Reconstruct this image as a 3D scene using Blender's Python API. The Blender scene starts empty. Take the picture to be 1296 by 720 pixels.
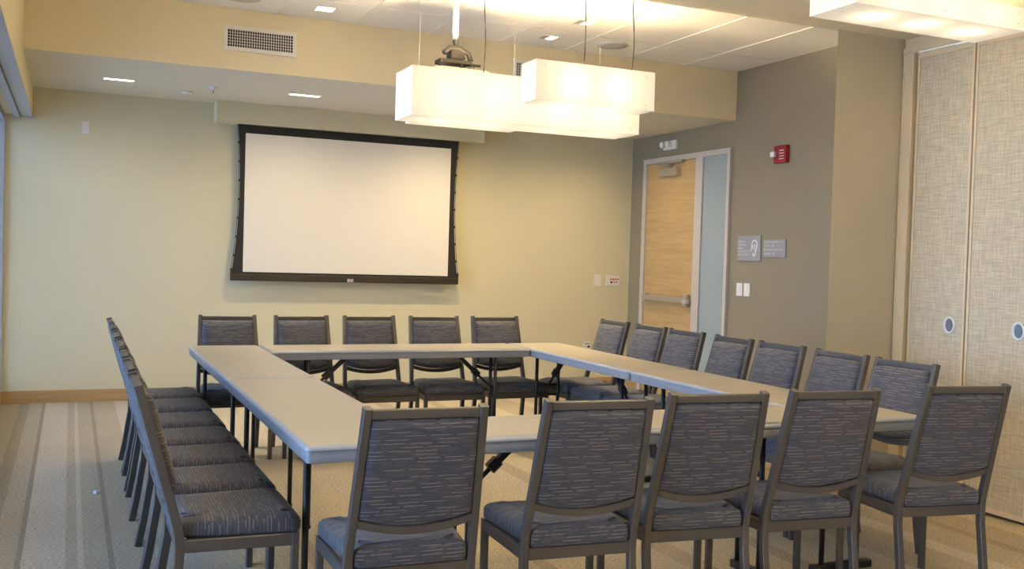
import bpy, bmesh, math, random
from mathutils import Vector, Matrix
random.seed(7)
C = bpy.context.scene.collection
R = math.radians

# ------------------------------------------------------------------ room measurements (metres)
XL, XR, XWIN, XP = -0.321, 5.664, -0.53, 4.80
YB, YS, YLOW, YN = 9.567, 7.711, 4.81, -2.4
ZS, ZC, ZL = 2.733, 3.187, 2.835
ZT = 0.737

# ------------------------------------------------------------------ materials
def nt(name):
    m = bpy.data.materials.new(name); m.use_nodes = True
    n = m.node_tree.nodes; l = m.node_tree.links
    return m, n, l, n['Principled BSDF']

def mat(name, col, rough=.5, metal=0., noise=0., nscale=30., bump=0., spec=None):
    m, n, l, b = nt(name)
    b.inputs['Base Color'].default_value = (*col, 1)
    b.inputs['Roughness'].default_value = rough
    b.inputs['Metallic'].default_value = metal
    if spec is not None: b.inputs['Specular IOR Level'].default_value = spec
    if noise or bump:
        tc = n.new('ShaderNodeTexCoord'); t = n.new('ShaderNodeTexNoise')
        t.inputs['Scale'].default_value = nscale; t.inputs['Detail'].default_value = 4
        l.new(tc.outputs['Object'], t.inputs['Vector'])
        if noise:
            mx = n.new('ShaderNodeMix'); mx.data_type = 'RGBA'
            mx.inputs[6].default_value = (*[c * (1 - noise) for c in col], 1)
            mx.inputs[7].default_value = (*[min(1, c * (1 + noise)) for c in col], 1)
            l.new(t.outputs['Fac'], mx.inputs[0]); l.new(mx.outputs[2], b.inputs['Base Color'])
        if bump:
            bp = n.new('ShaderNodeBump'); bp.inputs['Strength'].default_value = bump
            bp.inputs['Distance'].default_value = .002
            l.new(t.outputs['Fac'], bp.inputs['Height']); l.new(bp.outputs[0], b.inputs['Normal'])
    return m

def emit(name, col, s):
    m, n, l, b = nt(name)
    b.inputs['Base Color'].default_value = (*col, 1)
    b.inputs['Emission Color'].default_value = (*col, 1)
    b.inputs['Emission Strength'].default_value = s
    return m

def math_node(n, op, a=None, b=None):
    x = n.new('ShaderNodeMath'); x.operation = op
    for i, v in enumerate((a, b)):
        if isinstance(v, (int, float)): x.inputs[i].default_value = v
    return x

def fabric_mat():
    """dark slate upholstery with staggered pale dashes (UVs in metres, u along the dashes)"""
    m, n, l, b = nt('dash_fabric')
    uv = n.new('ShaderNodeUVMap'); uv.uv_map = 'UVMap'
    sp = n.new('ShaderNodeSeparateXYZ'); l.new(uv.outputs[0], sp.inputs[0])
    def M(op, a, bb=None):
        x = n.new('ShaderNodeMath'); x.operation = op
        for i, v in enumerate((a, bb)):
            if v is None: continue
            if isinstance(v, (int, float)): x.inputs[i].default_value = v
            else: l.new(v, x.inputs[i])
        return x.outputs[0]
    def layer(pitch, length, thick, keep, seed):
        row = M('FLOOR', M('DIVIDE', sp.outputs[1], pitch))
        fr = M('FRACT', M('DIVIDE', sp.outputs[1], pitch))
        w = n.new('ShaderNodeTexWhiteNoise'); w.noise_dimensions = '1D'
        l.new(M('ADD', row, seed), w.inputs['W'])
        ua = M('ADD', M('DIVIDE', sp.outputs[0], length), M('MULTIPLY', w.outputs['Value'], 7.0))
        cell = M('FLOOR', ua); fu = M('FRACT', ua)
        cb = n.new('ShaderNodeCombineXYZ'); l.new(cell, cb.inputs[0]); l.new(row, cb.inputs[1]); cb.inputs[2].default_value = seed
        w2 = n.new('ShaderNodeTexWhiteNoise'); w2.noise_dimensions = '3D'; l.new(cb.outputs[0], w2.inputs['Vector'])
        on = M('LESS_THAN', w2.outputs['Value'], keep)
        seg = M('LESS_THAN', M('ABSOLUTE', M('SUBTRACT', fu, .5)), .40)
        line = M('LESS_THAN', M('ABSOLUTE', M('SUBTRACT', fr, .5)), thick / pitch / 2)
        return M('MULTIPLY', M('MULTIPLY', on, seg), line), w2.outputs['Value'], w.outputs['Value']
    a, v1, r1 = layer(.0122, .085, .0014, .55, 3.0)
    c, v2, r2 = layer(.0035, .045, .0030, .45, 11.0)
    mx = n.new('ShaderNodeMix'); mx.data_type = 'RGBA'
    mx.inputs[6].default_value = (.046, .048, .062, 1); mx.inputs[7].default_value = (.070, .071, .087, 1)
    l.new(c, mx.inputs[0])
    my = n.new('ShaderNodeMix'); my.data_type = 'RGBA'
    my.inputs[7].default_value = (.27, .25, .215, 1)
    l.new(mx.outputs[2], my.inputs[6]); l.new(a, my.inputs[0])
    l.new(my.outputs[2], b.inputs['Base Color'])
    b.inputs['Roughness'].default_value = .75
    b.inputs['Sheen Weight'].default_value = .12
    b.inputs['Specular IOR Level'].default_value = .35
    return m

def carpet_mat():
    m, n, l, b = nt('striped_carpet')
    tc = n.new('ShaderNodeTexCoord'); sp = n.new('ShaderNodeSeparateXYZ'); l.new(tc.outputs['Object'], sp.inputs[0])
    x0, x1 = -0.6, 5.8
    mp = n.new('ShaderNodeMapRange'); mp.inputs['From Min'].default_value = x0; mp.inputs['From Max'].default_value = x1
    l.new(sp.outputs[0], mp.inputs['Value'])
    L, B, D, K, T = (.465, .395, .295), (.385, .32, .225), (.315, .258, .175), (.285, .232, .158), (.48, .405, .275)
    bands = [(-.6, B), (-.38, D), (-.30, B), (-.215, K), (-.185, L), (.0, B), (.035, L), (.075, B), (.175, K), (.20, B),
             (.36, L), (.60, T), (.98, B), (1.06, T), (1.42, L), (1.55, T), (1.95, B), (2.02, T), (2.45, L), (2.60, B),
             (2.72, T), (3.10, B), (3.20, T), (3.62, B), (3.95, L), (4.07, B), (4.32, D), (4.40, B), (4.62, T), (5.1, B), (5.4, L)]
    cr = n.new('ShaderNodeValToRGB'); cr.color_ramp.interpolation = 'CONSTANT'
    e = cr.color_ramp.elements
    e[0].position = 0; e[0].color = (*bands[0][1], 1)
    e[1].position = (bands[1][0] - x0) / (x1 - x0); e[1].color = (*bands[1][1], 1)
    for x, c in bands[2:]:
        q = e.new((x - x0) / (x1 - x0)); q.color = (*c, 1)
    l.new(mp.outputs[0], cr.inputs[0])
    # heathered pile: fine cross-ribs and flecks
    mpv = n.new('ShaderNodeMapping'); mpv.inputs['Scale'].default_value = (70, 150, 1)
    l.new(tc.outputs['Object'], mpv.inputs[0])
    nz = n.new('ShaderNodeTexNoise'); nz.inputs['Scale'].default_value = 1; nz.inputs['Detail'].default_value = 3
    l.new(mpv.outputs[0], nz.inputs['Vector'])
    nz2 = n.new('ShaderNodeTexNoise'); nz2.inputs['Scale'].default_value = 1.6; l.new(tc.outputs['Object'], nz2.inputs['Vector'])
    mr = n.new('ShaderNodeMapRange'); mr.inputs['From Min'].default_value = .25; mr.inputs['From Max'].default_value = .75
    mr.inputs['To Min'].default_value = .5; mr.inputs['To Max'].default_value = 1.45
    l.new(nz.outputs['Fac'], mr.inputs['Value'])
    mr2 = n.new('ShaderNodeMapRange'); mr2.inputs['To Min'].default_value = .92; mr2.inputs['To Max'].default_value = 1.08
    l.new(nz2.outputs['Fac'], mr2.inputs['Value'])
    mul = math_node(n, 'MULTIPLY'); l.new(mr.outputs[0], mul.inputs[0]); l.new(mr2.outputs[0], mul.inputs[1])
    vm = n.new('ShaderNodeVectorMath'); vm.operation = 'SCALE'
    l.new(cr.outputs[0], vm.inputs[0]); l.new(mul.outputs[0], vm.inputs['Scale'])
    l.new(vm.outputs[0], b.inputs['Base Color'])
    bp = n.new('ShaderNodeBump'); bp.inputs['Strength'].default_value = .5; bp.inputs['Distance'].default_value = .004
    l.new(nz.outputs['Fac'], bp.inputs['Height']); l.new(bp.outputs[0], b.inputs['Normal'])
    b.inputs['Roughness'].default_value = .95; b.inputs['Specular IOR Level'].default_value = .1
    return m

def linen_mat():
    m, n, l, b = nt('linen_panel')
    tc = n.new('ShaderNodeTexCoord')
    outs = []
    for sc in ((1, 150, 9), (1, 9, 170)):
        mp = n.new('ShaderNodeMapping'); mp.inputs['Scale'].default_value = sc; l.new(tc.outputs['Object'], mp.inputs[0])
        t = n.new('ShaderNodeTexNoise'); t.inputs['Scale'].default_value = 1; t.inputs['Detail'].default_value = 2
        l.new(mp.outputs[0], t.inputs['Vector']); outs.append(t.outputs['Fac'])
    ad = math_node(n, 'ADD'); l.new(outs[0], ad.inputs[0]); l.new(outs[1], ad.inputs[1])
    mr = n.new('ShaderNodeMapRange'); mr.inputs['From Min'].default_value = .7; mr.inputs['From Max'].default_value = 1.3
    l.new(ad.outputs[0], mr.inputs['Value'])
    mx = n.new('ShaderNodeMix'); mx.data_type = 'RGBA'
    mx.inputs[6].default_value = (.45, .365, .235, 1); mx.inputs[7].default_value = (.70, .59, .40, 1)
    l.new(mr.outputs[0], mx.inputs[0]); l.new(mx.outputs[2], b.inputs['Base Color'])
    b.inputs['Roughness'].default_value = .85
    return m

def wood_mat(name, c0, c1, axis_scale=(1, 3, 26), rough=.4):
    m, n, l, b = nt(name)
    tc = n.new('ShaderNodeTexCoord'); mp = n.new('ShaderNodeMapping'); mp.inputs['Scale'].default_value = axis_scale
    l.new(tc.outputs['Object'], mp.inputs[0])
    t = n.new('ShaderNodeTexNoise'); t.inputs['Scale'].default_value = 1; t.inputs['Detail'].default_value = 5; t.inputs['Distortion'].default_value = .6
    l.new(mp.outputs[0], t.inputs['Vector'])
    cr = n.new('ShaderNodeValToRGB'); cr.color_ramp.elements[0].position = .3; cr.color_ramp.elements[1].position = .7
    cr.color_ramp.elements[0].color = (*c0, 1); cr.color_ramp.elements[1].color = (*c1, 1)
    l.new(t.outputs['Fac'], cr.inputs[0]); l.new(cr.outputs[0], b.inputs['Base Color'])
    b.inputs['Roughness'].default_value = rough
    return m

def shade_mat():
    m, n, l, b = nt('lit_diffuser')
    out = n['Material Output']
    b.inputs['Base Color'].default_value = (.55, .53, .49, 1); b.inputs['Roughness'].default_value = .5
    tl = n.new('ShaderNodeBsdfTranslucent'); tl.inputs[0].default_value = (.9, .86, .78, 1)
    m2 = n.new('ShaderNodeMixShader'); m2.inputs[0].default_value = SHADE_T
    l.new(b.outputs[0], m2.inputs[1]); l.new(tl.outputs[0], m2.inputs[2])
    em = n.new('ShaderNodeEmission'); em.inputs[0].default_value = (1, .88, .70, 1); em.inputs[1].default_value = SHADE_E
    ad = n.new('ShaderNodeAddShader'); l.new(m2.outputs[0], ad.inputs[0]); l.new(em.outputs[0], ad.inputs[1])
    l.new(ad.outputs[0], out.inputs[0])
    return m

def glass_mat():
    m, n, l, b = nt('window_glass')
    tr = n.new('ShaderNodeBsdfTransparent'); tr.inputs[0].default_value = (.93, .96, .97, 1)
    gl = n.new('ShaderNodeBsdfGlossy'); gl.inputs['Roughness'].default_value = .03
    fr = n.new('ShaderNodeFresnel'); fr.inputs[0].default_value = 1.45
    mx = n.new('ShaderNodeMixShader'); l.new(fr.outputs[0], mx.inputs[0]); l.new(tr.outputs[0], mx.inputs[1]); l.new(gl.outputs[0], mx.inputs[2])
    l.new(mx.outputs[0], n['Material Output'].inputs[0])
    return m

SHADE_E, SHADE_T = .17, .0100
WARM = (1.0, .79, .47)
M = dict(
    wall=mat('yellow_wall_paint', (.66, .605, .41), .75, noise=.015, nscale=3, bump=.08),
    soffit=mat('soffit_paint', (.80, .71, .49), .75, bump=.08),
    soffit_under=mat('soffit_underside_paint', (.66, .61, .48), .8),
    low_ceiling=mat('tan_ceiling_paint', (.83, .72, .49), .8),
    taupe=mat('taupe_wall_paint', (.25, .215, .145), .75, bump=.08),
    tan=mat('tan_wall_paint', (.50, .435, .315), .75, bump=.08),
    tile=mat('ceiling_tile', (.86, .81, .73), .9, noise=.03, nscale=120, bump=.2),
    grid=mat('ceiling_grid_metal', (.84, .80, .72), .6),
    carpet=carpet_mat(),
    base=wood_mat('baseboard_wood', (.40, .25, .10), (.50, .33, .15), (3, 3, 40), .5),
    frame=mat('chair_frame_metal', (.066, .059, .053), .38, .12, noise=.06, nscale=60),
    fabric=fabric_mat(),
    laminate=mat('table_laminate', (.40, .35, .265), .38, noise=.04, nscale=40),
    edge=mat('table_edge_plastic', (.31, .33, .36), .35),
    blackmetal=mat('black_metal', (.016, .015, .014), .4, .2),
    linen=linen_mat(),
    cream=mat('cream_trim', (.72, .565, .345), .45),
    seal=mat('dark_seal', (.10, .065, .035), .7),
    doorwood=wood_mat('maple_door', (.41, .27, .115), (.50, .345, .16), (2, 2, 30), .4),
    alu=mat('brushed_aluminium', (.56, .52, .48), .4, .25),
    steel=mat('satin_steel', (.50, .46, .40), .35, .7),
    cup=mat('pull_cup_metal', (.17, .17, .17), .38, .8),
    frost=mat('frosted_glass', (.30, .36, .37), .25),
    white=mat('white_plastic', (.78, .75, .69), .45),
    whitemetal=mat('white_painted_metal', (.80, .77, .72), .5),
    dark=mat('dark_void', (.02, .02, .022), .9),
    screenwhite=mat('screen_fabric', (.80, .75, .66), .9),
    screenblack=mat('screen_border', (.020, .018, .014), .8),
    screenbar=mat('screen_bar_metal', (.040, .034, .024), .45, .3),
    red=mat('alarm_red', (.27, .012, .014), .35),
    clear=mat('clear_lens', (.75, .74, .68), .1, 0),
    signgrey=mat('sign_grey', (.30, .295, .30), .45),
    signwhite=mat('sign_lettering', (.72, .73, .73), .6),
    winframe=mat('window_frame_metal', (.42, .43, .45), .45, .3),
    shade=shade_mat(),
    bulb=emit('bulb_glow', (1, .88, .66), 4.0),
    lens=emit('downlight_lens', (1, .84, .60), 3.2),
    speaker=mat('speaker_grille', (.55, .51, .45), .7, noise=.2, nscale=400),
    wire=mat('thin_wire', (.62, .57, .47), .4, .5),
    cord=mat('dark_cord', (.012, .010, .008), .6),
    ground=mat('pale_paving', (.58, .58, .57), .9, noise=.1, nscale=4),
    glass=glass_mat(),
    paper=mat('white_paper', (.9, .9, .95), .8),
    redmark=mat('red_button', (.45, .10, .06), .5),
)

# ------------------------------------------------------------------ mesh helpers
def B(): return bmesh.new()

def box(bm, x0, x1, y0, y1, z0, z1, bev=0.):
    if not bev:
        vs = [bm.verts.new((x, y, z)) for x in (x0, x1) for y in (y0, y1) for z in (z0, z1)]
        for f in ((0, 1, 3, 2), (4, 6, 7, 5), (0, 4, 5, 1), (2, 3, 7, 6), (0, 2, 6, 4), (1, 5, 7, 3)):
            bm.faces.new([vs[i] for i in f])
        return
    t = bmesh.new(); box(t, x0, x1, y0, y1, z0, z1)
    bmesh.ops.recalc_face_normals(t, faces=t.faces)
    bmesh.ops.bevel(t, geom=list(t.edges), offset=bev, segments=2, profile=.6, affect='EDGES')
    merge(bm, t)

def merge(bm, t, mtx=None):
    mp = {}
    for v in t.verts: mp[v] = bm.verts.new(mtx @ v.co if mtx else v.co)
    for f in t.faces:
        try: g = bm.faces.new([mp[v] for v in f.verts]); g.smooth = f.smooth
        except ValueError: pass
    t.free()

def loft(bm, rings, cap=True, closed=True, smooth=True):
    vr = [[bm.verts.new(p) for p in r] for r in rings]
    n = len(vr[0])
    for a, b in zip(vr, vr[1:]):
        for i in range(n if closed else n - 1):
            f = bm.faces.new((a[i], a[(i + 1) % n], b[(i + 1) % n], b[i])); f.smooth = smooth
    if cap:
        bm.faces.new(list(reversed(vr[0]))); bm.faces.new(vr[-1])

def tube(bm, pts, r, n=8):
    pts = [Vector(p) for p in pts]; rings = []
    up = Vector((0, 0, 1))
    for i, p in enumerate(pts):
        d = (pts[min(i + 1, len(pts) - 1)] - pts[max(i - 1, 0)]).normalized()
        s = d.cross(up)
        if s.length < .05: s = d.cross(Vector((0, 1, 0)))
        s.normalize(); t = d.cross(s).normalized()
        rr = r[i] if isinstance(r, (list, tuple)) else r
        rings.append([p + (s * math.cos(a) + t * math.sin(a)) * rr for a in [2 * math.pi * k / n for k in range(n)]])
    loft(bm, rings)

def bar(bm, pts, w, d, xaxis=(1, 0, 0), ch=.003):
    """square tube swept along pts; w across xaxis, d perpendicular"""
    xa = Vector(xaxis).normalized(); pts = [Vector(p) for p in pts]; rings = []
    for i, p in enumerate(pts):
        t = (pts[min(i + 1, len(pts) - 1)] - pts[max(i - 1, 0)]).normalized()
        x2 = (xa - t * xa.dot(t)).normalized(); y2 = t.cross(x2)
        a, b = w / 2, d / 2
        prof = [(-a + ch, -b), (a - ch, -b), (a, -b + ch), (a, b - ch), (a - ch, b), (-a + ch, b), (-a, b - ch), (-a, -b + ch)]
        rings.append([p + x2 * u + y2 * v for u, v in prof])
    loft(bm, rings, smooth=False)

def disc_stack(bm, cx, cy, prof, n=24, axis='z'):
    """lathe: prof = [(r, h)...] around z (or y / x)"""
    rings = []
    for r, h in prof:
        ring = []
        for k in range(n):
            a = 2 * math.pi * k / n; u, v = r * math.cos(a), r * math.sin(a)
            ring.append((cx + u, cy + v, h) if axis == 'z' else ((h, cx + u, cy + v) if axis == 'x' else (cx + u, h, cy + v)))
        rings.append(ring)
    loft(bm, rings)

def obj(name, bm, m, parent=None, loc=None):
    bmesh.ops.recalc_face_normals(bm, faces=bm.faces)
    me = bpy.data.meshes.new(name); bm.to_mesh(me); bm.free()
    me.materials.append(m)
    o = bpy.data.objects.new(name, me); C.objects.link(o)
    if parent: o.parent = parent
    if loc: o.location = loc
    return o

def tag(o, label, cat, group=None):
    o['label'] = label; o['category'] = cat
    if group: o['group'] = group
    return o

def thing(name, label, cat, loc=(0, 0, 0), rz=0., group=None):
    o = bpy.data.objects.new(name, None); C.objects.link(o)
    o.empty_display_size = .1
    o.location = loc; o.rotation_euler = (0, 0, rz)
    return tag(o, label, cat, group)

def struct(name, bm, m, parent=None):
    o = obj(name, bm, m, parent); o['kind'] = 'structure'; return o

def sbox(name, m, *a):
    b = B(); box(b, *a); return struct(name, b, m)

def pbox(name, m, parent, *a, bev=0.):
    b = B(); box(b, *a, bev=bev); return obj(name, b, m, parent)

def dup(root, loc, rz, label):
    r = root.copy(); C.objects.link(r); r.location = loc; r.rotation_euler = (0, 0, rz); r['label'] = label
    for ch in list(root.children):
        c = ch.copy(); C.objects.link(c); c.parent = r
        for g in ch.children:
            d = g.copy(); C.objects.link(d); d.parent = c
    return r

def light(name, kind, loc, energy, col, parent=None, **k):
    d = bpy.data.lights.new(name, kind); d.energy = energy; d.color = col
    for a, v in k.items(): setattr(d, a, v)
    o = bpy.data.objects.new(name, d); C.objects.link(o); o.location = loc
    if parent: o.parent = parent
    return o

# ------------------------------------------------------------------ room shell
sbox('floor', M['carpet'], XWIN - .1, XR + .1, YN, YB + .1, -.12, 0)
sbox('wall_back', M['wall'], XWIN - .1, XR, YB, YB + .12, 0, ZC + .1)
sbox('wall_right', M['taupe'], XR, XR + .12, YLOW, YB + .12, 0, ZC + .1)
sbox('wall_near', M['wall'], XWIN - .1, XP + .2, YN - .12, YN, 0, ZC + .1)
b = B()
loft(b, [[(4.243, 4.782, z), (4.86, 4.782, z), (4.86, YLOW - .001, z), (4.31, YLOW - .001, z)] for z in (0, ZL)], smooth=False)
struct('wall_pier', b, M['tan'])
sbox('wall_alcove', M['taupe'], 4.862, XR, 4.72, YLOW - .001, 0, ZC)
# soffit over the screen wall
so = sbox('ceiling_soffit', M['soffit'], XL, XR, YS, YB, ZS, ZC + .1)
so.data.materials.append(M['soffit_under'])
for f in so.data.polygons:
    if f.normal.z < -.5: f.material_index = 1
# tile ceiling field, and the lower ceiling on the camera's side
sbox('ceiling', M['tile'], XL, XR, YLOW, YS, ZC, ZC + .12)
b = B()
x = .79 - .61 * 1
while x < XR:
    if x > XL + .05: box(b, x - .006, x + .006, YLOW, YS, ZC - .006, ZC + .001)
    x += .61
for y in (7.107, 5.887):
    box(b, XL, XR, y - .005, y + .005, ZC - .0045, ZC + .001)
struct('ceiling_grid', b, M['grid'])
sbox('ceiling_lower', M['low_ceiling'], XL, XR, YN, YLOW, ZL, ZC + .1)
# window-side bulkhead with its grey window head underneath
sbox('wall_left', M['soffit'], XWIN - .1, XL, YN, YB, 2.49, ZC + .1)
b = B()
box(b, XL - .012, XL + .004, YN, YB, 2.470, 2.4895)
box(b, XL - .085, XL - .012, YN, YB, 2.478, 2.4895)
box(b, XL - .145, XL - .095, YN, YB, 2.462, 2.4895)
struct('trim_1', b, M['winframe'])
# baseboards
sbox('baseboard_back', M['base'], XWIN, XR, YB - .016, YB, 0, .108)
b = B()
box(b, XR - .016, XR, 9.30, YB - .016, 0, .108); box(b, XR - .016, XR, YLOW, 7.72, 0, .108)
struct('baseboard_right', b, M['base'])

# windows along the left side: full-height glazing in metal frames
ny = 6; y0 = YN; y1 = YB - .0
for i in range(ny):
    a = y0 + (y1 - y0) * i / ny; c = y0 + (y1 - y0) * (i + 1) / ny
    b = B()
    box(b, XWIN - .08, XWIN, a, a + .03, 0, 2.49); box(b, XWIN - .08, XWIN, c - .03, c, 0, 2.49)
    box(b, XWIN - .08, XWIN, a + .03, c - .03, 0, .12); box(b, XWIN - .08, XWIN, a + .03, c - .03, 2.43, 2.49)
    w = struct('window_%d' % (i + 1), b, M['winframe'])
    b = B(); box(b, XWIN - .045, XWIN - .039, a + .03, c - .03, .12, 2.43)
    p = obj('pane', b, M['glass'], w)
sbox('terrace_ground', M['ground'], -14, XWIN - .12, -8, 16, -.25, -.05)

# ------------------------------------------------------------------ door set in the right wall
door = bpy.data.objects.new('door_1', None); C.objects.link(door); door['kind'] = 'structure'
yA, yM0, yM1, yBn = 9.285, 8.30, 8.18, 7.737      # far jamb, mullion, near jamb
b = B()
box(b, XR - .03, XR - .002, yA - .065, yA, 0, 2.484); box(b, XR - .03, XR - .002, yBn, yBn + .045, 0, 2.484)
box(b, XR - .03, XR - .002, yBn + .045, yA - .065, 2.43, 2.484); box(b, XR - .03, XR - .002, yM1, yM0, 0, 2.43)
obj('door_frame', b, M['alu'], door)
leaf = pbox('door_leaf', M['doorwood'], door, XR - .016, XR - .002, yM0 + .004, yA - .069, .01, 2.427)
b = B(); box(b, XR - .012, XR - .002, yBn + .045, yM1, .10, 2.43)
obj('sidelight', b, M['frost'], door)
pbox('sidelight_rail', M['alu'], door, XR - .03, XR - .002, yBn + .045, yM1, 0, .10)
b = B(); box(b, XR - .075, XR - .040, 8.34, 9.17, .985, 1.045, bev=.006)
box(b, XR - .062, XR - .016, 8.33, 8.40, .955, 1.075, bev=.006); box(b, XR - .062, XR - .016, 9.11, 9.17, .975, 1.055, bev=.006)
pb = obj('panic_bar', b, M['steel'], door)
b = B(); disc_stack(b, 8.335, 1.0, [(.028, XR - .1), (.03, XR - .09), (.03, XR - .016)], 16, 'x')
obj('latch', b, M['alu'], pb)
b = B(); box(b, XR - .075, XR - .016, 8.58, 8.90, 2.275, 2.36, bev=.006)
dc = obj('door_closer', b, M['steel'], door)
b = B(); box(b, XR - .06, XR - .03, 8.50, 8.98, 2.405, 2.432, bev=.003); bar(b, [(XR - .055, 8.72, 2.36), (XR - .055, 8.80, 2.41)], .02, .012)
bar(b, [(XR - .05, 8.70, 2.385), (XR - .05, 8.93, 2.41)], .012, .016)
obj('closer_arm', b, M['steel'], dc)

# ------------------------------------------------------------------ folding partition on the right
YJ = 4.775
part = thing('folding_partition', 'floor-to-ceiling folding partition of linen panels in cream trim by the tan pier', 'partition')
b = B(); box(b, XP - .025, XP + .05, 4.70, YJ, 0, 2.755, bev=.004); box(b, XP - .032, XP - .02, 4.765, YJ, 0, 2.755)
obj('jamb', b, M['cream'], part)
b = B(); box(b, XP - .02, XP + .06, YN + .01, YJ, 2.757, 2.832); box(b, XP - .035, XP - .02, YN + .01, YJ, 2.74, 2.772)
obj('head_track', b, M['cream'], part)
edges = [4.685, 4.245, 3.785, 3.325, 2.865, 2.405, 1.945, 1.485, 1.025, .565, .105, -.355, -.815, -1.275, -1.735, -2.195]
for i in range(len(edges) - 1):
    c, a = edges[i], edges[i + 1]
    g = .006
    pn = pbox('panel', M['linen'], part, XP, XP + .04, a + g + .016, c - g - .016, .05, 2.70)
    b = B()
    box(b, XP - .006, XP + .042, a + g, a + g + .016, .02, 2.735); box(b, XP - .006, XP + .042, c - g - .016, c - g, .02, 2.735)
    box(b, XP - .006, XP + .042, a + g + .016, c - g - .016, 2.70, 2.735); box(b, XP - .006, XP + .042, a + g + .016, c - g - .016, .02, .05)
    obj('panel_trim', b, M['cream'], pn)
    if i < 3:
        hy = a + .115 if i % 2 == 0 else a + .10
        hz = 1.065
        def ell(x, ry, rz, n=24): return [(x, hy + ry * math.cos(2 * math.pi * k / n), hz + rz * math.sin(2 * math.pi * k / n)) for k in range(n)]
        b = B(); loft(b, [ell(XP - .001, .042, .052), ell(XP - .009, .042, .052), ell(XP - .009, .031, .042), ell(XP - .001, .028, .038)], cap=False)
        hp = obj('flush_pull', b, M['white'], pn)
        b = B(); loft(b, [ell(XP - .001, .030, .040), ell(XP - .002, .029, .039)])
        box(b, XP - .007, XP - .001, hy - .022, hy + .022, hz - .010, hz + .004)
        obj('pull_cup', b, M['cup'], hp)
b = B(); box(b, XP + .02, XP + .05, -2.19, 4.70, 0.001, 2.74)
obj('core_seal', b, M['seal'], part)

# ------------------------------------------------------------------ chairs
HC = .925
def prof_line(z):            # rear upright centre line (y as a function of z)
    return -.142 - .277 * (z - .43) if z > .43 else None
def rounded_outline(pts, rad, seg=5):
    out = []; n = len(pts)
    for i in range(n):
        p = Vector(pts[i]); a = (Vector(pts[i - 1]) - p); c = (Vector(pts[(i + 1) % n]) - p)
        r = rad[i] if isinstance(rad, (list, tuple)) else rad
        ang = a.angle(c); t = r / math.tan(ang / 2)
        p0 = p + a.normalized() * t; p1 = p + c.normalized() * t
        for k in range(seg + 1):
            s = k / seg
            out.append(p0.lerp(p, s).lerp(p.lerp(p1, s), s))
    return out
def inset(poly, d):
    n = len(poly); out = []
    for i in range(n):
        t = (poly[(i + 1) % n] - poly[i - 1]).normalized(); nv = Vector((t.y, -t.x))
        out.append(poly[i] - nv * d)
    return out

def uv_fabric(o, mode):
    me = o.data; uvl = me.uv_layers.new(name='UVMap')
    for p in me.polygons:
        nx, ny, nz = (abs(c) for c in p.normal)
        for li in p.loop_indices:
            co = me.vertices[me.loops[li].vertex_index].co
            if mode == 'back': uv = (co.x, co.z)
            elif nx > .72: uv = (co.z + .3, co.y)
            elif ny > .72: uv = (co.x, co.z + .137)
            else: uv = (co.x, co.y)
            uvl.data[li].uv = uv

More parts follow.
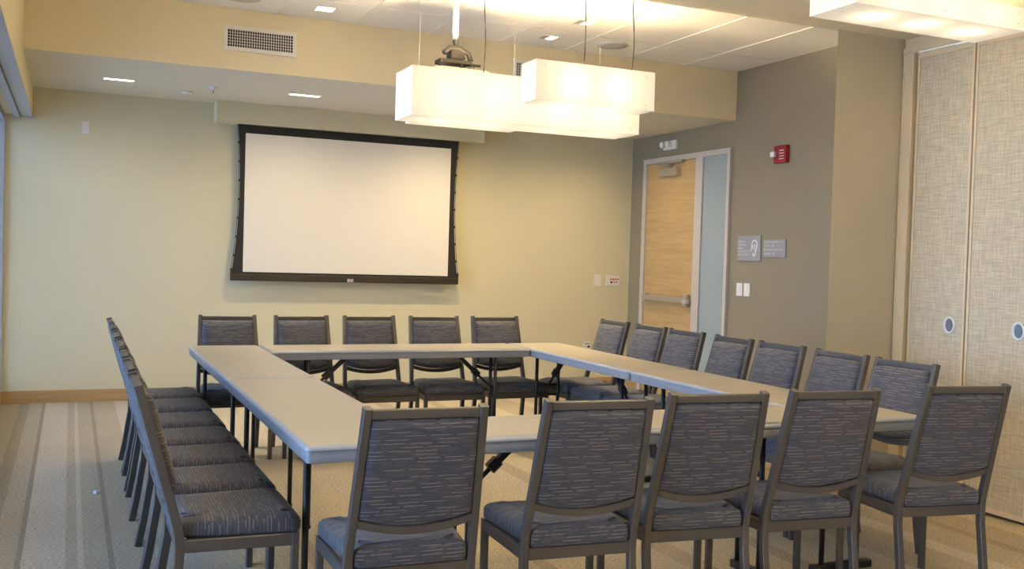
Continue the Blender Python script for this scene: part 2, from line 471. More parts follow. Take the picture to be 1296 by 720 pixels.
def make_chair(label):
    t = thing('side_chair', label, 'chair')
    # seat pad
    ol = rounded_outline([(-.186, -.160), (.186, -.160), (.232, .274), (-.232, .274)], [.03, .03, .045, .045], 6)
    b = B()
    rings = []
    for z, d in ((.400, .012), (.404, .004), (.412, .0), (.444, .0), (.455, .004), (.463, .014), (.468, .035), (.471, .075)):
        rings.append([(p.x, p.y, z - .012 * max(0, (p.y - .215) / .06) * (z > .44)) for p in inset(ol, d)])
    loft(b, rings)
    s = obj('seat', b, M['fabric'], t); uv_fabric(s, 'seat')
    # back pad: outline in (x, z), follows the leaning frame
    w0, w1 = .1865, .1745
    xs = [-1 + 2 * k / 12 for k in range(13)]
    rc = .014; outl = [(x * w0, .566 - .030 * (1 - x * x)) for x in xs]
    for cx_, a0 in ((w1 - rc, 0), (-w1 + rc, 90)):
        for k in range(5):
            an = R(a0 + 22.5 * k); outl.append((cx_ + rc * math.cos(an), .888 - rc + rc * math.sin(an)))
    b = B(); rings = []
    for off, d in ((.043, .34), (.041, .20), (.036, .09), (.028, .03), (.014, .006), (-.006, .006), (-.013, .025), (-.019, .07), (-.022, .16), (-.023, .30)):
        ring = []
        for px_, pz_ in outl:
            x_, z_ = px_ * (1 - d), .715 + (pz_ - .715) * (1 - d)
            ring.append((x_, prof_line(z_) + off, z_))
        rings.append(ring)
    loft(b, rings)
    s = obj('backrest', b, M['fabric'], t); uv_fabric(s, 'back')
    # legs: bent rear uprights, straight front legs
    for sg in (-1, 1):
        pts = []
        for z in (0.0, .12, .24, .32, .37, .41, .45, .50, .58, .70, .82, HC):
            if z > .43: y = prof_line(z)
            else:
                q = (.43 - z) / .43; y = -.142 + .006 * math.sin(math.pi * min(1, q * 2.2)) * (q < .45) - .050 * q * q * (1.15 - .15 * q)
            xh = .2035 - .0195 * max(0, (z - .45) / (HC - .45))
            pts.append((sg * xh, y, z))
        b = B(); bar(b, pts, .027, .032)
        obj('leg', b, M['frame'], t)
        b = B(); bar(b, [(sg * .218, .245, 0), (sg * .218, .249, .40)], .026, .026)
        obj('leg', b, M['frame'], t)
    b = B()
    for sg in (-1, 1): bar(b, [(sg * .2035, -.128, .377), (sg * .218, .236, .377)], .022, .044, (1, 0, 0))
    bar(b, [(-.19, -.138, .377), (.19, -.138, .377)], .022, .044, (0, 1, 0)); bar(b, [(-.205, .249, .377), (.205, .249, .377)], .022, .044, (0, 1, 0))
    box(b, -.19, .19, -.11, .23, .388, .3985)
    obj('seat_frame', b, M['frame'], t)
    zt = .904; b = B(); bar(b, [(-.171, prof_line(zt), zt), (.171, prof_line(zt), zt)], .026, .030, (0, 1, -.0))
    obj('top_rail', b, M['frame'], t)
    b = B(); bar(b, [(x * .188, prof_line(.55) + .0, .551 - .031 * (1 - x * x)) for x in xs], .024, .026, (0, 1, 0))
    obj('lower_rail', b, M['frame'], t)
    return t

ORD = ['first', 'second', 'third', 'fourth', 'fifth', 'sixth', 'seventh']
rows = []
front = [(1.016, 3.149, -2.7), (1.646, 3.18, -4.5), (2.17, 3.225, -6.5), (2.685, 3.208, -5.6), (3.395, 3.211, -9.0)]
for i, (x, y, a) in enumerate(front):
    rows.append((x, y, a, 'near-row chair with its back to the camera, ' + ORD[i] + ' of five from the left', 'chairs along the near tables'))
for i, x in enumerate((1.014, 1.540, 2.036, 2.541, 3.051)):
    rows.append((x, 6.91, 180 + (0, 1.5, 0, -1, 0)[i], 'far-row chair facing the camera along the yellow wall, ' + ORD[i] + ' of five from the left', 'chairs along the far table'))
for i, (y, a) in enumerate(((6.69, -90), (6.20, -91), (5.65, -90), (5.14, -89), (4.665, -90.5), (4.19, -89.5), (3.70, -90))):
    rows.append((.491 + .0065 * (y - 3.7), y, a, 'window-side chair seen edge-on at left tables, ' + ORD[i] + ' of seven from the yellow wall', 'chairs along the window-side tables'))
for i, (y, a) in enumerate(((6.755, 92), (6.23, 90), (5.762, 92), (5.244, 88.5), (4.76, 92), (4.262, 90), (3.79, 92))):
    rows.append((3.62, y, a, 'right-side chair facing the window side, ' + ORD[i] + ' of seven from the yellow wall', 'chairs along the right-side tables'))
proto = None
for x, y, a, lab, grp in rows:
    if proto is None:
        proto = make_chair(lab); proto.location = (x, y, 0); proto.rotation_euler = (0, 0, R(a)); proto['group'] = grp
    else:
        c = dup(proto, (x, y, 0), R(a), lab); c['group'] = grp

# ------------------------------------------------------------------ folding tables
def rect_outline(hx, hy, r, seg=6):
    return rounded_outline([(-hx, -hy), (hx, -hy), (hx, hy), (-hx, hy)], r, seg)
def make_table(label, loc, rz, v0, v1, L=1.826, W=.457, rad=.028, ins=(.235, .235), fe=.11, feet=True, xb=(1, 1), bv=None):
    """local: length along x, width along y; v0/v1 = y of the two uprights of each leg set"""
    t = thing('folding_table', label, 'table', loc, rz, 'folding tables set in a rectangle')
    ol = rect_outline(L / 2, W / 2, rad)
    b = B(); loft(b, [[(p.x, p.y, z) for p in inset(ol, d)] for z, d in ((.7355, .0165), (.7370, .0175))]); 
    obj('tabletop', b, M['laminate'], t)
    b = B()
    loft(b, [[(p.x, p.y, z) for p in inset(ol, d)] for z, d in ((.722, .014), (.716, .006), (.716, .0045), (.7175, .0012), (.7225, .0), (.7285, .0012), (.7325, .005), (.7355, .012), (.7363, .0165), (.7355, .02), (.722, .02))], cap=False)
    loft(b, [[(p.x, p.y, .7215) for p in inset(ol, .02)], [(p.x, p.y, .7225) for p in inset(ol, .02)]])
    # apron with corner blocks
    loft(b, [[(p.x, p.y, z) for p in inset(ol, d)] for z, d in ((.720, .008), (.678, .0085), (.677, .010), (.677, .022), (.720, .022))], cap=False)
    for sx in (-1, 1):
        for sy in (-1, 1):
            box(b, sx * (L / 2 - .115) - .002, sx * (L / 2 - .115) + .002, sy * (W / 2 - .012) - .006, sy * (W / 2 - .012) + .006, .684, .716)
    obj('edge_band', b, M['edge'], t)
    for sx in (-1, 1):
        xl = sx * (L / 2 - ins[0 if sx < 0 else 1])
        for v in (v0, v1):
            b = B(); tube(b, [(xl, v, .034 if feet else .006), (xl, v, .722)], .0125, 12)
            if not feet: disc_stack(b, xl, v, [(.016, 0), (.017, .012), (.0125, .016)], 12)
            obj('leg', b, M['blackmetal'], t)
        vm = (v0 + v1) / 2 if bv is None else bv
        if feet:
            b = B(); box(b, xl - .02, xl + .02, max(-W / 2 + .042, v0 - fe), min(W / 2 - .01, v1 + fe), 0.0, .036, bev=.006)
            obj('foot_bar', b, M['blackmetal'], t)
        if xb[0 if sx < 0 else 1]:
            b = B(); bar(b, [(xl, v0 + .011, .39), (xl, v1 - .011, .39)], .016, .020)
            obj('crossbar', b, M['blackmetal'], t)
        e0 = Vector((xl - sx * .02, vm, .46)); e1 = Vector((xl - sx * .30, vm, .715)); mid = e0.lerp(e1, .42)
        b = B(); bar(b, [e0, mid], .018, .016, (0, 1, 0)); bar(b, [mid, e1], .034, .026, (0, 1, 0))
        if bv is None: bar(b, [(xl, v0 + .011, .46), (xl, v1 - .011, .46)], .018, .022)
        br = obj('brace', b, M['blackmetal'], t)
        b = B(); bar(b, [e0.lerp(e1, .34), e0.lerp(e1, .47)], .046, .044, (0, 1, 0), .008)
        obj('brace_collar', b, M['blackmetal'], br)
    return t
xl_c, xr_c = (.724 + 1.184) / 2, (3.053 + 3.5) / 2
yfar, ynear = (6.948 + 5.118) / 2, (5.118 + 3.288) / 2
q = -math.pi / 2      # local +x -> world -y, local +y -> world +x
make_table('long folding table on the window side, far half of the left run', (xl_c, yfar, 0), q, -.155, .155, ins=(.36, .27), feet=False, xb=(1, 0), bv=.155)
make_table('long folding table on the window side, near half with rounded corner facing camera', (xl_c, ynear, 0), q, -.155, .155, ins=(.18, .30), feet=False, xb=(0, 0), bv=.155)
make_table('long folding table on the right side, far half nearest the yellow wall', (xr_c, yfar, 0), q, -.13, .045, ins=(.36, .235))
make_table('long folding table on the right side, near half ending beside the rightmost near chair', (xr_c, ynear, 0), q, -.13, .045)
make_table('cross table closing the rectangle along the far row under the screen', (2.1153, 6.948 - .2315, 0), 0, -.195, -.108, L=1.862, rad=.012, ins=(.26, .26), fe=.035)
make_table('cross table closing the rectangle along the near row of chairs', (2.1153, 3.288 + .2315, 0), 0, .025, .18, L=1.862, rad=.012, fe=.03)

# ------------------------------------------------------------------ projection screen
ps = thing('projection_screen', 'white pull-down projection screen with black border on the yellow wall', 'projection screen')
pbox('housing', M['wall'], ps, 1.187, 3.815, YB - .20, YB, 2.548, ZS, bev=.002)
YSC = YB - .10
zt, zb = 2.552, 1.16
b = B(); box(b, 1.464, 3.488, YSC - .004, YSC - .001, 1.184, 2.468)
obj('viewing_surface', b, M['screenwhite'], ps)
def edge_x(z, side):
    s = (zt - z) / (zt - zb); bow = .046 * 4 * s * (1 - s) * .9
    return (1.393 + (1.362 - 1.393) * s + bow) if side < 0 else (3.570 + (3.592 - 3.570) * s - bow)
b = B(); rows_ = []
for k in range(17):
    z = zt + (zb - zt) * k / 16
    rows_.append([b.verts.new((edge_x(z, -1), YSC, z)), b.verts.new((edge_x(z, 1), YSC, z)), b.verts.new((edge_x(z, 1), YSC + .003, z)), b.verts.new((edge_x(z, -1), YSC + .003, z))])
for p_, q_ in zip(rows_, rows_[1:]):
    for i in range(4): b.faces.new((p_[i], p_[(i + 1) % 4], q_[(i + 1) % 4], q_[i]))
b.faces.new(rows_[0]); b.faces.new(rows_[-1])
obj('black_border', b, M['screenblack'], ps)
b = B(); box(b, 1.351, 3.602, YSC - .016, YSC + .018, 1.101, 1.166, bev=.008)
for xx in (1.356, 3.590): box(b, xx - .005, xx + .012, YSC - .012, YSC + .012, 1.160, 1.215)
bb = obj('weight_bar', b, M['screenbar'], ps)
b = B(); box(b, 2.452, 2.512, YSC - .019, YSC - .015, 1.108, 1.135); box(b, 2.458, 2.470, YSC - .021, YSC - .015, 1.105, 1.139); box(b, 2.494, 2.506, YSC - .021, YSC - .015, 1.105, 1.139)
obj('maker_plate', b, M['alu'], bb)
for side in (-1, 1):
    b = B()
    pts = []
    for k in range(17):
        z = zt + (zb + .04 - zt) * k / 16
        pts.append((edge_x(z, side) + side * (.006 + .006 * k / 16), YSC, z))
    tube(b, pts, .0022, 6)
    for k in range(1, 8):
        z = zt - (zt - zb) * k / 8; x = edge_x(z, side)
        box(b, x - .008, x + .012 if side > 0 else x + .008, YSC - .005, YSC + .005, z - .011, z + .011) if side > 0 else box(b, x - .012, x + .008, YSC - .005, YSC + .005, z - .011, z + .011)
    obj('tension_cord', b, M['screenblack'], ps)

# ------------------------------------------------------------------ pendant box lights
def pendant(name_label, x0, x1, y0, y1, z0, z1, bulbs, power, wires, cords, ztop):
    t = thing('pendant_light', name_label, 'pendant light', group='glowing box pendants')
    b = B(); e = .006
    lo = [b.verts.new(p) for p in ((x0, y0, z0), (x1, y0, z0), (x1, y1, z0), (x0, y1, z0))]
    hi = [b.verts.new((v.co.x, v.co.y, z1)) for v in lo]
    b.faces.new(lo)
    for i in range(4): b.faces.new((lo[i], lo[(i + 1) % 4], hi[(i + 1) % 4], hi[i]))
    obj('lamp_shade', b, M['shade'], t)
    b = B(); yc = (y0 + y1) / 2; n = max(2, int((x1 - x0) / .4) + 1)
    box(b, x0 + e, x1 - e, yc - .03, yc + .03, z1 - .03, z1 - .012)
    for k in range(n):
        x = x0 + .04 + (x1 - x0 - .08) * k / (n - 1)
        box(b, x - .006, x + .006, y0 + e, y1 - e, z1 - .026, z1 - .016)
    obj('lamp_bracket', b, M['whitemetal'], t)
    b = B()
    for k in range(n):
        x = x0 + .06 + (x1 - x0 - .12) * k / (n - 1)
        for z in (z0 + .03, z1 - .03):
            box(b, x - .003, x + .003, y0 - .003, y0, z - .003, z + .003)
        box(b, x - .003, x + .003, yc - .003, yc + .003, z0 - .002, z0)
    obj('shade_screw', b, M['wire'], t)
    for bx in bulbs:
        zb_ = (z0 + z1) / 2 + .005
        b = B(); bmesh.ops.create_uvsphere(b, u_segments=14, v_segments=10, radius=.026, matrix=Matrix.Translation((bx, yc, zb_)))
        tube(b, [(bx, yc, zb_ + .02), (bx, yc, z1 - .028)], .014, 10)
        for f in b.faces: f.smooth = True
        obj('bulb', b, M['bulb'], t)
        light('bulb_lamp', 'POINT', (bx, yc, zb_), power, WARM, t, shadow_soft_size=.035)
    for (x, y) in wires:
        b = B(); tube(b, [(x, y, z1 - .02), (x, y, ztop)], .0005, 5)
        obj('suspension_wire', b, M['wire'], t)
    for (x, y, sway) in cords:
        b = B(); pts = []
        for k in range(13):
            s = k / 12; z = z1 - .014 + (ztop - z1 + .014) * s
            pts.append((x + sway * math.sin(s * 5.2) * (1 - s * .6), y, z))
        tube(b, pts, .0035, 6)
        obj('power_cord', b, M['cord'], t)
    return t
PW, PF = 112, 150
pendant('longest glowing white box pendant, hung low behind the short one', 1.788, 3.312, 5.53, 5.85, 2.20, 2.485, (2.02, 2.32, 2.75, 3.10), PW, ((2.02, 5.69), (3.1, 5.69)), ((2.29, 5.69, .012),), ZC)
pendant('short glowing white box pendant hung higher in front of the longest', 2.415, 3.21, 5.19, 5.395, 2.30, 2.53, (2.66, 2.96), PW, ((2.55, 5.29), (2.72, 5.29), (3.1, 5.29)), ((2.775, 5.29, .006), (3.10, 5.29, .016)), ZC)
pendant('mostly hidden box pendant peeking out below the longest one on its left', 1.965, 2.70, 5.93, 6.20, 2.234, 2.42, (2.2, 2.5), PW * .7, ((2.0, 6.06), (2.66, 6.06)), (), ZC)
pendant('glowing shallow box pendant cut by the top right corner beside the partition', 3.11, 4.165, 3.40, 3.70, 2.545, 2.655, (3.35, 3.65, 3.95), PF * .8, ((3.25, 3.55), (4.0, 3.55)), (), ZL)

pendant('box pendant added out of view to fill the near half with light, nearer the windows', .95, 2.30, 1.55, 1.85, 2.42, 2.60, (1.15, 1.62, 2.10), PF, ((1.1, 1.7), (2.15, 1.7)), (), ZL)  # unseen pendant, added as warm fill for the near half of the room
pendant('box pendant added out of view to fill the near half with light, nearer the partition', 2.65, 3.75, 1.05, 1.35, 2.42, 2.60, (2.85, 3.2, 3.55), PF, ((2.8, 1.2), (3.6, 1.2)), (), ZL)  # second unseen pendant, added to light the pier and partition side

# ------------------------------------------------------------------ ceiling projector
pj = thing('ceiling_projector', 'white projector on a white ceiling pole behind the glowing pendants', 'projector', (2.385, 6.45, 0))
b = B(); tube(b, [(0, 0, 2.84), (0, 0, ZC)], .021, 16); disc_stack(b, 0, 0, [(.06, ZC - .012), (.06, ZC - .001)], 20)
obj('pole', b, M['whitemetal'], pj)
b = B(); tube(b, [(-.012, -.025, 2.86), (-.004, -.03, 2.80), (.05, -.04, 2.73)], .017, 8)
tube(b, [(-.10, -.05, 2.76), (-.06, -.05, 2.80), (.02, -.05, 2.805), (.08, -.05, 2.77), (.10, -.05, 2.72)], .018, 8)
box(b, -.13, .10, -.07, .05, 2.695, 2.722, bev=.006); box(b, -.05, .05, -.06, .04, 2.72, 2.80, bev=.01); box(b, .09, .17, -.06, -.03, 2.69, 2.706, bev=.003)
tube(b, [(-.12, -.03, 2.66), (-.12, -.03, 2.71)], .012, 8); tube(b, [(.03, -.05, 2.64), (.03, -.05, 2.70)], .014, 8)
obj('mount', b, M['cord'], pj)
b = B()
ol = rect_outline(.22, .16, .06)
loft(b, [[(p.x + .01, p.y, z) for p in inset(ol, d)] for z, d in ((2.53, .02), (2.545, .0), (2.61, .0), (2.645, .012), (2.658, .04), (2.662, .09))])
body = obj('projector_body', b, M['white'], pj)
b = B(); disc_stack(b, .05, 2.59, [(.04, .155), (.04, .175), (.03, .178)], 20, 'y')
obj('projector_lens', b, M['dark'], body)
b = B()
for k in range(4): tube(b, [(.075 + .012 * k, -.05, 2.72 - .004 * k), (.08 + .014 * k, -.06, 2.69), (.078 + .013 * k, -.03, 2.645)], .0035, 6)
obj('cable', b, M['cord'], pj)

# ------------------------------------------------------------------ vents on the soffit face
def vent(label, x0, x1, z0, z1):
    t = thing('air_vent', label, 'vent', group='air vents on the soffit')
    fr = .03; b = B()
    y0, y1 = YS - .012, YS - .0005
    box(b, x0, x1, y0, y1, z1 - fr, z1); box(b, x0, x1, y0, y1, z0, z0 + fr)
    box(b, x0, x0 + fr, y0, y1, z0 + fr, z1 - fr); box(b, x1 - fr, x1, y0, y1, z0 + fr, z1 - fr)
    obj('vent_frame', b, M['whitemetal'], t)
    pbox('backing', M['dark'], t, x0 + fr, x1 - fr, YS - .003, YS - .0008, z0 + fr, z1 - fr)
    b = B(); n = 27
    for k in range(1, n):
        x = x0 + fr + (x1 - x0 - 2 * fr) * k / n
        box(b, x - .0022, x + .0022, YS - .010, YS - .004, z0 + fr, z1 - fr)
    for k in range(1, 6):
        z = z0 + fr + (z1 - z0 - 2 * fr) * k / 6
        box(b, x0 + fr, x1 - fr, YS - .007, YS - .0035, z - .0016, z + .0016)
    obj('grille', b, M['whitemetal'], t)
vent('white air vent on the soffit, up left of the screen', 1.013, 1.557, 2.873, 3.06)
vent('white air vent on the soffit, half hidden behind the short pendant', 3.372, 3.916, 2.873, 3.06)

# ------------------------------------------------------------------ recessed downlights
def downlight(label, x, y, z, hx, hy, energy, half=False, ang=140):
    t = thing('downlight', label, 'ceiling light', (x, y, z), group='recessed square downlights')
    b = B(); w = .012
    box(b, -hx, hx, -hy, -hy + w, -.005, -.0005); box(b, -hx, hx, hy - w, hy, -.005, -.0005)
    box(b, -hx, -hx + w, -hy + w, hy - w, -.005, -.0005); box(b, hx - w, hx, -hy + w, hy - w, -.005, -.0005)
    obj('trim_ring', b, M['whitemetal'], t)
    b = B(); box(b, -hx + w, hx - w, -hy + w, hy - w, -.003, -.001)
    obj('lens', b, M['lens'], t)
    if half:
        b = B(); box(b, -hx + w, -hx * .05, -hy + w, hy - w, -.0045, -.0032); obj('reflector', b, M['steel'], t)
    light('downlight_lamp', 'SPOT', (0, 0, -.02), energy, WARM, t, spot_size=R(ang), spot_blend=1.0, shadow_soft_size=.05)
EN = 70
downlight('recessed light in the soffit underside, nearest the window corner',   .335, 8.69, ZS, .125, .05, 7, ang=165)
downlight('recessed light in the soffit underside, above the screen housing', 1.817, 8.60, ZS, .14, .05, 26, ang=165)
downlight('recessed light in the soffit underside, hidden behind the pendants', 3.30, 8.60, ZS, .14, .05, 45, ang=165)
downlight('recessed light in the soffit underside, nearest the door', 4.78, 8.60, ZS, .14, .05, 30, ang=165)
downlight('square recessed light in the tile ceiling, above the left air vent', 1.69, 7.36, ZC, .075, .075, EN, ang=70)
downlight('square recessed light in the tile ceiling, closest to the soffit behind pendants', 3.515, 7.335, ZC, .075, .075, EN, half=True, ang=70)
downlight('square recessed light in the tile ceiling, second one out from the soffit', 3.521, 6.735, ZC, .075, .075, EN, half=True, ang=70)
for (x, y, d) in ((.9, .4, 'left of'), (2.4, .4, 'right of'), (.9, 2.5, 'ahead and left of'), (2.4, 2.5, 'ahead and right of')):
    downlight('unseen fill light added in the low ceiling ' + d + ' the camera', x, y, ZL, .075, .075, 26, ang=165)  # out-of-view downlights, added to brighten the near half

# ------------------------------------------------------------------ ceiling speakers, sprinkler, detector
for (x, y, lab) in ((4.10, 7.32, 'round ceiling speaker grille right of the pendants'), (1.093, 7.33, 'round ceiling speaker grille cut by the top edge, near the left vent')):
    t = thing('ceiling_speaker', lab, 'speaker', (x, y, ZC), group='round ceiling speakers')
    b = B(); disc_stack(b, 0, 0, [(.135, -.0008), (.138, -.006), (.128, -.010), (.124, -.0085)], 32)
    obj('trim_ring', b, M['whitemetal'], t)
    b = B(); disc_stack(b, 0, 0, [(.124, -.0088), (.124, -.0105), (.06, -.012)], 32)
    obj('grille', b, M['speaker'], t)
t = thing('sprinkler', 'small sprinkler head under the soffit left of the screen housing', 'sprinkler', (1.061, 8.63, ZS))
b = B(); disc_stack(b, 0, 0, [(.038, -.0005), (.034, -.008), (.012, -.010), (.010, -.028)], 16)
obj('escutcheon', b, M['whitemetal'], t)
b = B(); disc_stack(b, 0, 0, [(.005, -.028), (.006, -.045), (.020, -.047), (.020, -.049)], 12)
obj('deflector', b, M['steel'], t)
t = thing('smoke_detector', 'small pale detector under the soffit near the yellow wall', 'detector', (.894, 9.02, ZS))
b = B(); disc_stack(b, 0, 0, [(.045, -.0005), (.045, -.010), (.030, -.020)], 20)
obj('detector_base', b, M['whitemetal'], t)
b = B(); disc_stack(b, 0, 0, [(.014, -.020), (.012, -.034)], 12)
obj('detector_cap', b, M['white'], t)

# ------------------------------------------------------------------ wall plates on the yellow wall
def plate_back(name, label, cat, x0, x1, z0, z1, m=None):
    t = thing(name, label, cat)
    pbox('plate', m or M['white'], t, x0, x1, YB - .009, YB - .0005, z0, z1, bev=.003)
    return t
plate_back('wall_sensor', 'blank white plate high on the yellow wall near the window corner', 'wall plate', .073, .133, 2.363, 2.476)
t = plate_back('dimmer_switch', 'white dimmer switch on the yellow wall, left of the control plate', 'switch', 5.226, 5.312, 1.111, 1.236)
pbox('rocker', M['whitemetal'], t, 5.252, 5.286, YB - .013, YB - .008, 1.135, 1.212, bev=.002)
t = plate_back('control_plate', 'white control plate with red markings on the yellow wall by the door corner', 'control panel', 5.376, 5.546, 1.113, 1.229)
b = B()
for k in range(4): box(b, 5.425 + .028 * k, 5.443 + .028 * k, YB - .011, YB - .008, 1.178, 1.196)
for k in range(3): box(b, 5.44 + .028 * k, 5.456 + .028 * k, YB - .011, YB - .008, 1.148, 1.164)
obj('button', b, M['redmark'], t)
b = B(); disc_stack(b, 5.436, 1.152, [(.010, YB - .013), (.011, YB - .008)], 12, 'y')
obj('knob', b, M['dark'], t)
t = plate_back('data_outlet', 'white outlet plate with dark jacks low on the yellow wall', 'outlet', 5.119, 5.207, .42, .505)
b = B(); box(b, 5.165, 5.196, YB - .011, YB - .008, .437, .457); box(b, 5.14, 5.195, YB - .011, YB - .008, .474, .482)
obj('jack', b, M['dark'], t)
t = plate_back('power_outlet', 'white power outlet partly hidden behind the farthest right-side chair', 'outlet', 5.258, 5.338, .40, .515)
b = B()
for zc in (.435, .48):
    for dx in (-.008, .008): box(b, 5.298 + dx - .0015, 5.298 + dx + .0015, YB - .0105, YB - .008, zc - .006, zc + .006)
obj('socket', b, M['dark'], t)

# ------------------------------------------------------------------ things on the grey wall
def wall_r(m, parent, name, y0, y1, z0, z1, th, bev=.003):
    return pbox(name, m, parent, XR - th, XR - .0005, y0, y1, z0, z1, bev=bev)
t = thing('light_switch', 'white light switch under the signs, nearer the door', 'switch', group='switches under the signs')
wall_r(M['white'], t, 'plate', 7.513, 7.602, 1.10, 1.22, .009); wall_r(M['whitemetal'], t, 'rocker', 7.540, 7.575, 1.122, 1.198, .013, .002)
t = thing('light_switch', 'white light switch under the signs, farther from the door', 'switch', group='switches under the signs')
wall_r(M['white'], t, 'plate', 7.402, 7.492, 1.10, 1.22, .009); wall_r(M['whitemetal'], t, 'rocker', 7.430, 7.465, 1.122, 1.198, .013, .002)

def wall_text(s, size, y_left, z, parent, x):
    cu = bpy.data.curves.new('lettering', 'FONT'); cu.body = s; cu.size = size; cu.extrude = .0004; cu.align_x = 'LEFT'
    o = bpy.data.objects.new('lettering_curve', cu); C.objects.link(o)
    dg = bpy.context.evaluated_depsgraph_get(); dg.update()
    me = bpy.data.meshes.new_from_object(o.evaluated_get(dg)); bpy.data.objects.remove(o)
    # text x -> world -y, text y -> world z, facing -x
    me.transform(Matrix(((0, 0, -1, x), (-1, 0, 0, y_left), (0, 1, 0, z), (0, 0, 0, 1))))
    me.materials.clear(); me.materials.append(M['signwhite'])
    q = bpy.data.objects.new('lettering', me); C.objects.link(q); q.parent = parent
    return q
t = thing('wall_sign', 'larger grey sign with a hearing symbol on the taupe wall', 'sign')
wall_r(M['signgrey'], t, 'plate', 7.265, 7.602, 1.425, 1.655, .012, .002)
for k, s in enumerate(('ASSISTIVE', 'LISTENING', 'DEVICE', 'AVAILABLE AT', 'FRONT OFFICE')):
    wall_text(s, .023, 7.585, 1.594 - .030 * k, t, XR - .0130)
b = B(); xs_ = XR - .0140
def strip(pts, w):
    tb = []
    pts = [Vector((0, p[0], p[1])) for p in pts]
    rings = []
    for i, p in enumerate(pts):
        d = (pts[min(i + 1, len(pts) - 1)] - pts[max(i - 1, 0)]).normalized(); nrm = Vector((0, -d.z, d.y)) * w / 2
        rings.append([Vector((xs_, *(p + nrm)[1:])), Vector((xs_, *(p - nrm)[1:])), Vector((xs_ + .0018, *(p - nrm)[1:])), Vector((xs_ + .0018, *(p + nrm)[1:]))])
    loft(b, rings, smooth=False)
yc = 7.345; zc = 1.572
ear = [(yc + .040, zc - .030), (yc + .042, zc), (yc + .032, zc + .028), (yc + .010, zc + .040), (yc - .012, zc + .036), (yc - .030, zc + .018), (yc - .033, zc - .008), (yc - .024, zc - .036), (yc - .012, zc - .058), (yc - .008, zc - .082), (yc + .0, zc - .098), (yc + .014, zc - .100), (yc + .022, zc - .088), (yc + .023, zc - .074)]
strip(ear, .016)
strip([(yc + .012, zc - .006), (yc - .004, zc + .004), (yc - .010, zc - .012), (yc + .006, zc - .03), (yc + .016, zc - .046)], .010)
strip([(yc + .018, zc - .004), (yc + .060, zc - .062)], .012)
obj('ear_symbol', b, M['signwhite'], t)
t = thing('wall_sign', 'smaller grey sign with capacity numbers, right of the hearing sign', 'sign')
wall_r(M['signgrey'], t, 'plate', 6.925, 7.228, 1.462, 1.618, .012, .002)
for k, (s, sz) in enumerate((('MAXIMUM OCCUPANT LOAD', .019), ('SEATING:', .019), ('MAXIMUM OCCUPANT LOAD', .019), ('STANDING:', .019))):
    wall_text(s, sz, 7.215, 1.592 - .0355 * k, t, XR - .0130)
wall_text('47', .030, 7.105, 1.555, t, XR - .0130); wall_text('23', .030, 7.095, 1.484, t, XR - .0130)

t = thing('fire_alarm', 'red fire alarm strobe high on the taupe wall', 'fire alarm')
b = B(); box(b, XR - .045, XR - .0005, 6.925, 7.090, 2.283, 2.437, bev=.008)
bd = obj('alarm_body', b, M['red'], t)
b = B(); box(b, XR - .075, XR - .044, 7.045, 7.105, 2.335, 2.385, bev=.012)
obj('strobe_lens', b, M['clear'], t)
b = B()
for k in range(4): box(b, XR - .047, XR - .0445, 6.950, 7.010, 2.315 + .024 * k, 2.322 + .024 * k)
obj('sounder_slot', b, M['signwhite'], bd)
t = thing('emergency_light', 'small white twin-head emergency light above the door', 'emergency light')
b = B(); box(b, XR - .035, XR - .0005, 8.66, 8.90, 2.555, 2.645, bev=.006)
obj('light_housing', b, M['white'], t)
for yy in (8.86, 8.76):
    b = B(); disc_stack(b, yy, 2.605, [(.030, XR - .085), (.034, XR - .075), (.024, XR - .034)], 16, 'x')
    obj('lamp_head', b, M['white'], t)

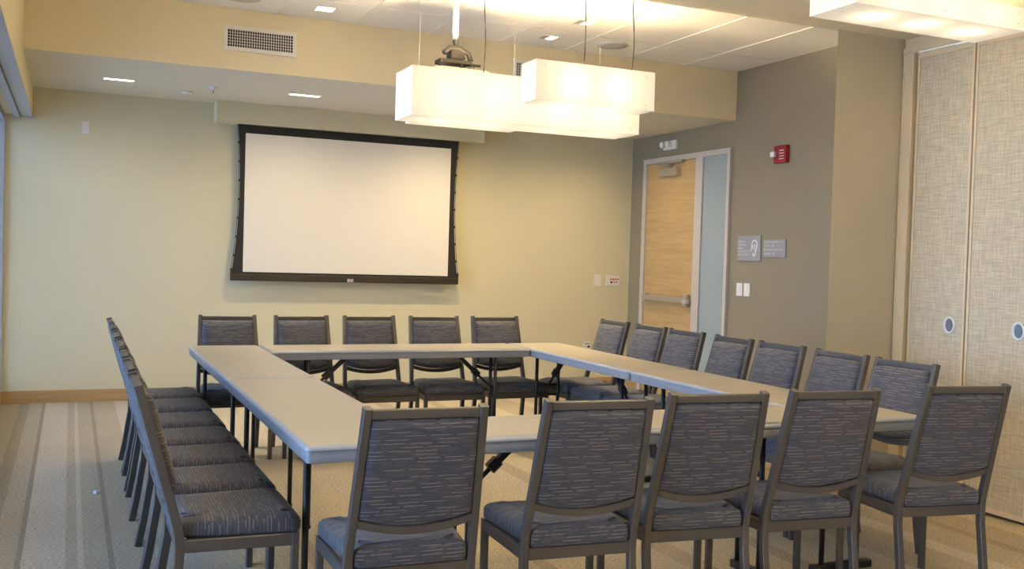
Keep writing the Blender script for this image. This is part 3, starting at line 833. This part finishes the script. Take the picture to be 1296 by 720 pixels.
# ------------------------------------------------------------------ scrap on the carpet
b = B(); pts = [(-.016, -.004, .006), (.0, -.010, .002), (.018, .0, .007), (.010, .010, .003), (-.008, .009, .008)]
top = [b.verts.new((x, y, z + .012)) for x, y, z in pts]; low = [b.verts.new((x, y, .001)) for x, y, z in pts]
b.faces.new(top); b.faces.new(list(reversed(low)))
for i in range(5): b.faces.new((low[i], low[(i + 1) % 5], top[(i + 1) % 5], top[i]))
tag(obj('paper_scrap', b, M['paper'], None, (.154, 5.977, 0)), 'tiny white scrap of paper on the carpet left of the chairs', 'litter')

# ------------------------------------------------------------------ daylight
w = bpy.data.worlds.new('sky'); bpy.context.scene.world = w; w.use_nodes = True
bg = w.node_tree.nodes['Background']; bg.inputs[0].default_value = (.50, .74, 1.22, 1); bg.inputs[1].default_value = SKY = 3.2
p = light('window_portal', 'AREA', (XWIN - .1, (YN + YB) / 2, 1.27), 1, (1, 1, 1), None, shape='RECTANGLE', size=2.4, size_y=YB - YN)
p.rotation_euler = (0, R(-90), 0); p.data.cycles.is_portal = True

# ------------------------------------------------------------------ camera
yaw, pit, rol = R(23.9476), R(1.5162), R(1.7246)
F = Vector((math.sin(yaw) * math.cos(pit), math.cos(yaw) * math.cos(pit), -math.sin(pit)))
r0 = Vector((math.cos(yaw), -math.sin(yaw), 0)); u0 = r0.cross(F)
Rv = r0 * math.cos(rol) + u0 * math.sin(rol); Uv = -r0 * math.sin(rol) + u0 * math.cos(rol)
cd = bpy.data.cameras.new('camera'); cam = bpy.data.objects.new('camera', cd); C.objects.link(cam)
cd.sensor_width = 36; cd.lens = 1259.77 * 36 / 1296; cd.clip_start = .05
mm = Matrix.Identity(4)
for i in range(3):
    mm[i][0] = Rv[i]; mm[i][1] = Uv[i]; mm[i][2] = -F[i]
mm[0][3], mm[1][3], mm[2][3] = 0, 0, 1.3856
cam.matrix_world = mm
sc = bpy.context.scene; sc.camera = cam
sc.view_settings.view_transform = 'Standard'; sc.view_settings.look = 'None'; sc.view_settings.gamma = 1
sc.view_settings.use_curve_mapping = False; sc.view_settings.exposure = 1.12
sc.cycles.use_denoising = True
sc.cycles.max_bounces = 10; sc.cycles.diffuse_bounces = 6; sc.cycles.transparent_max_bounces = 24
sc.cycles.sample_clamp_indirect = 6
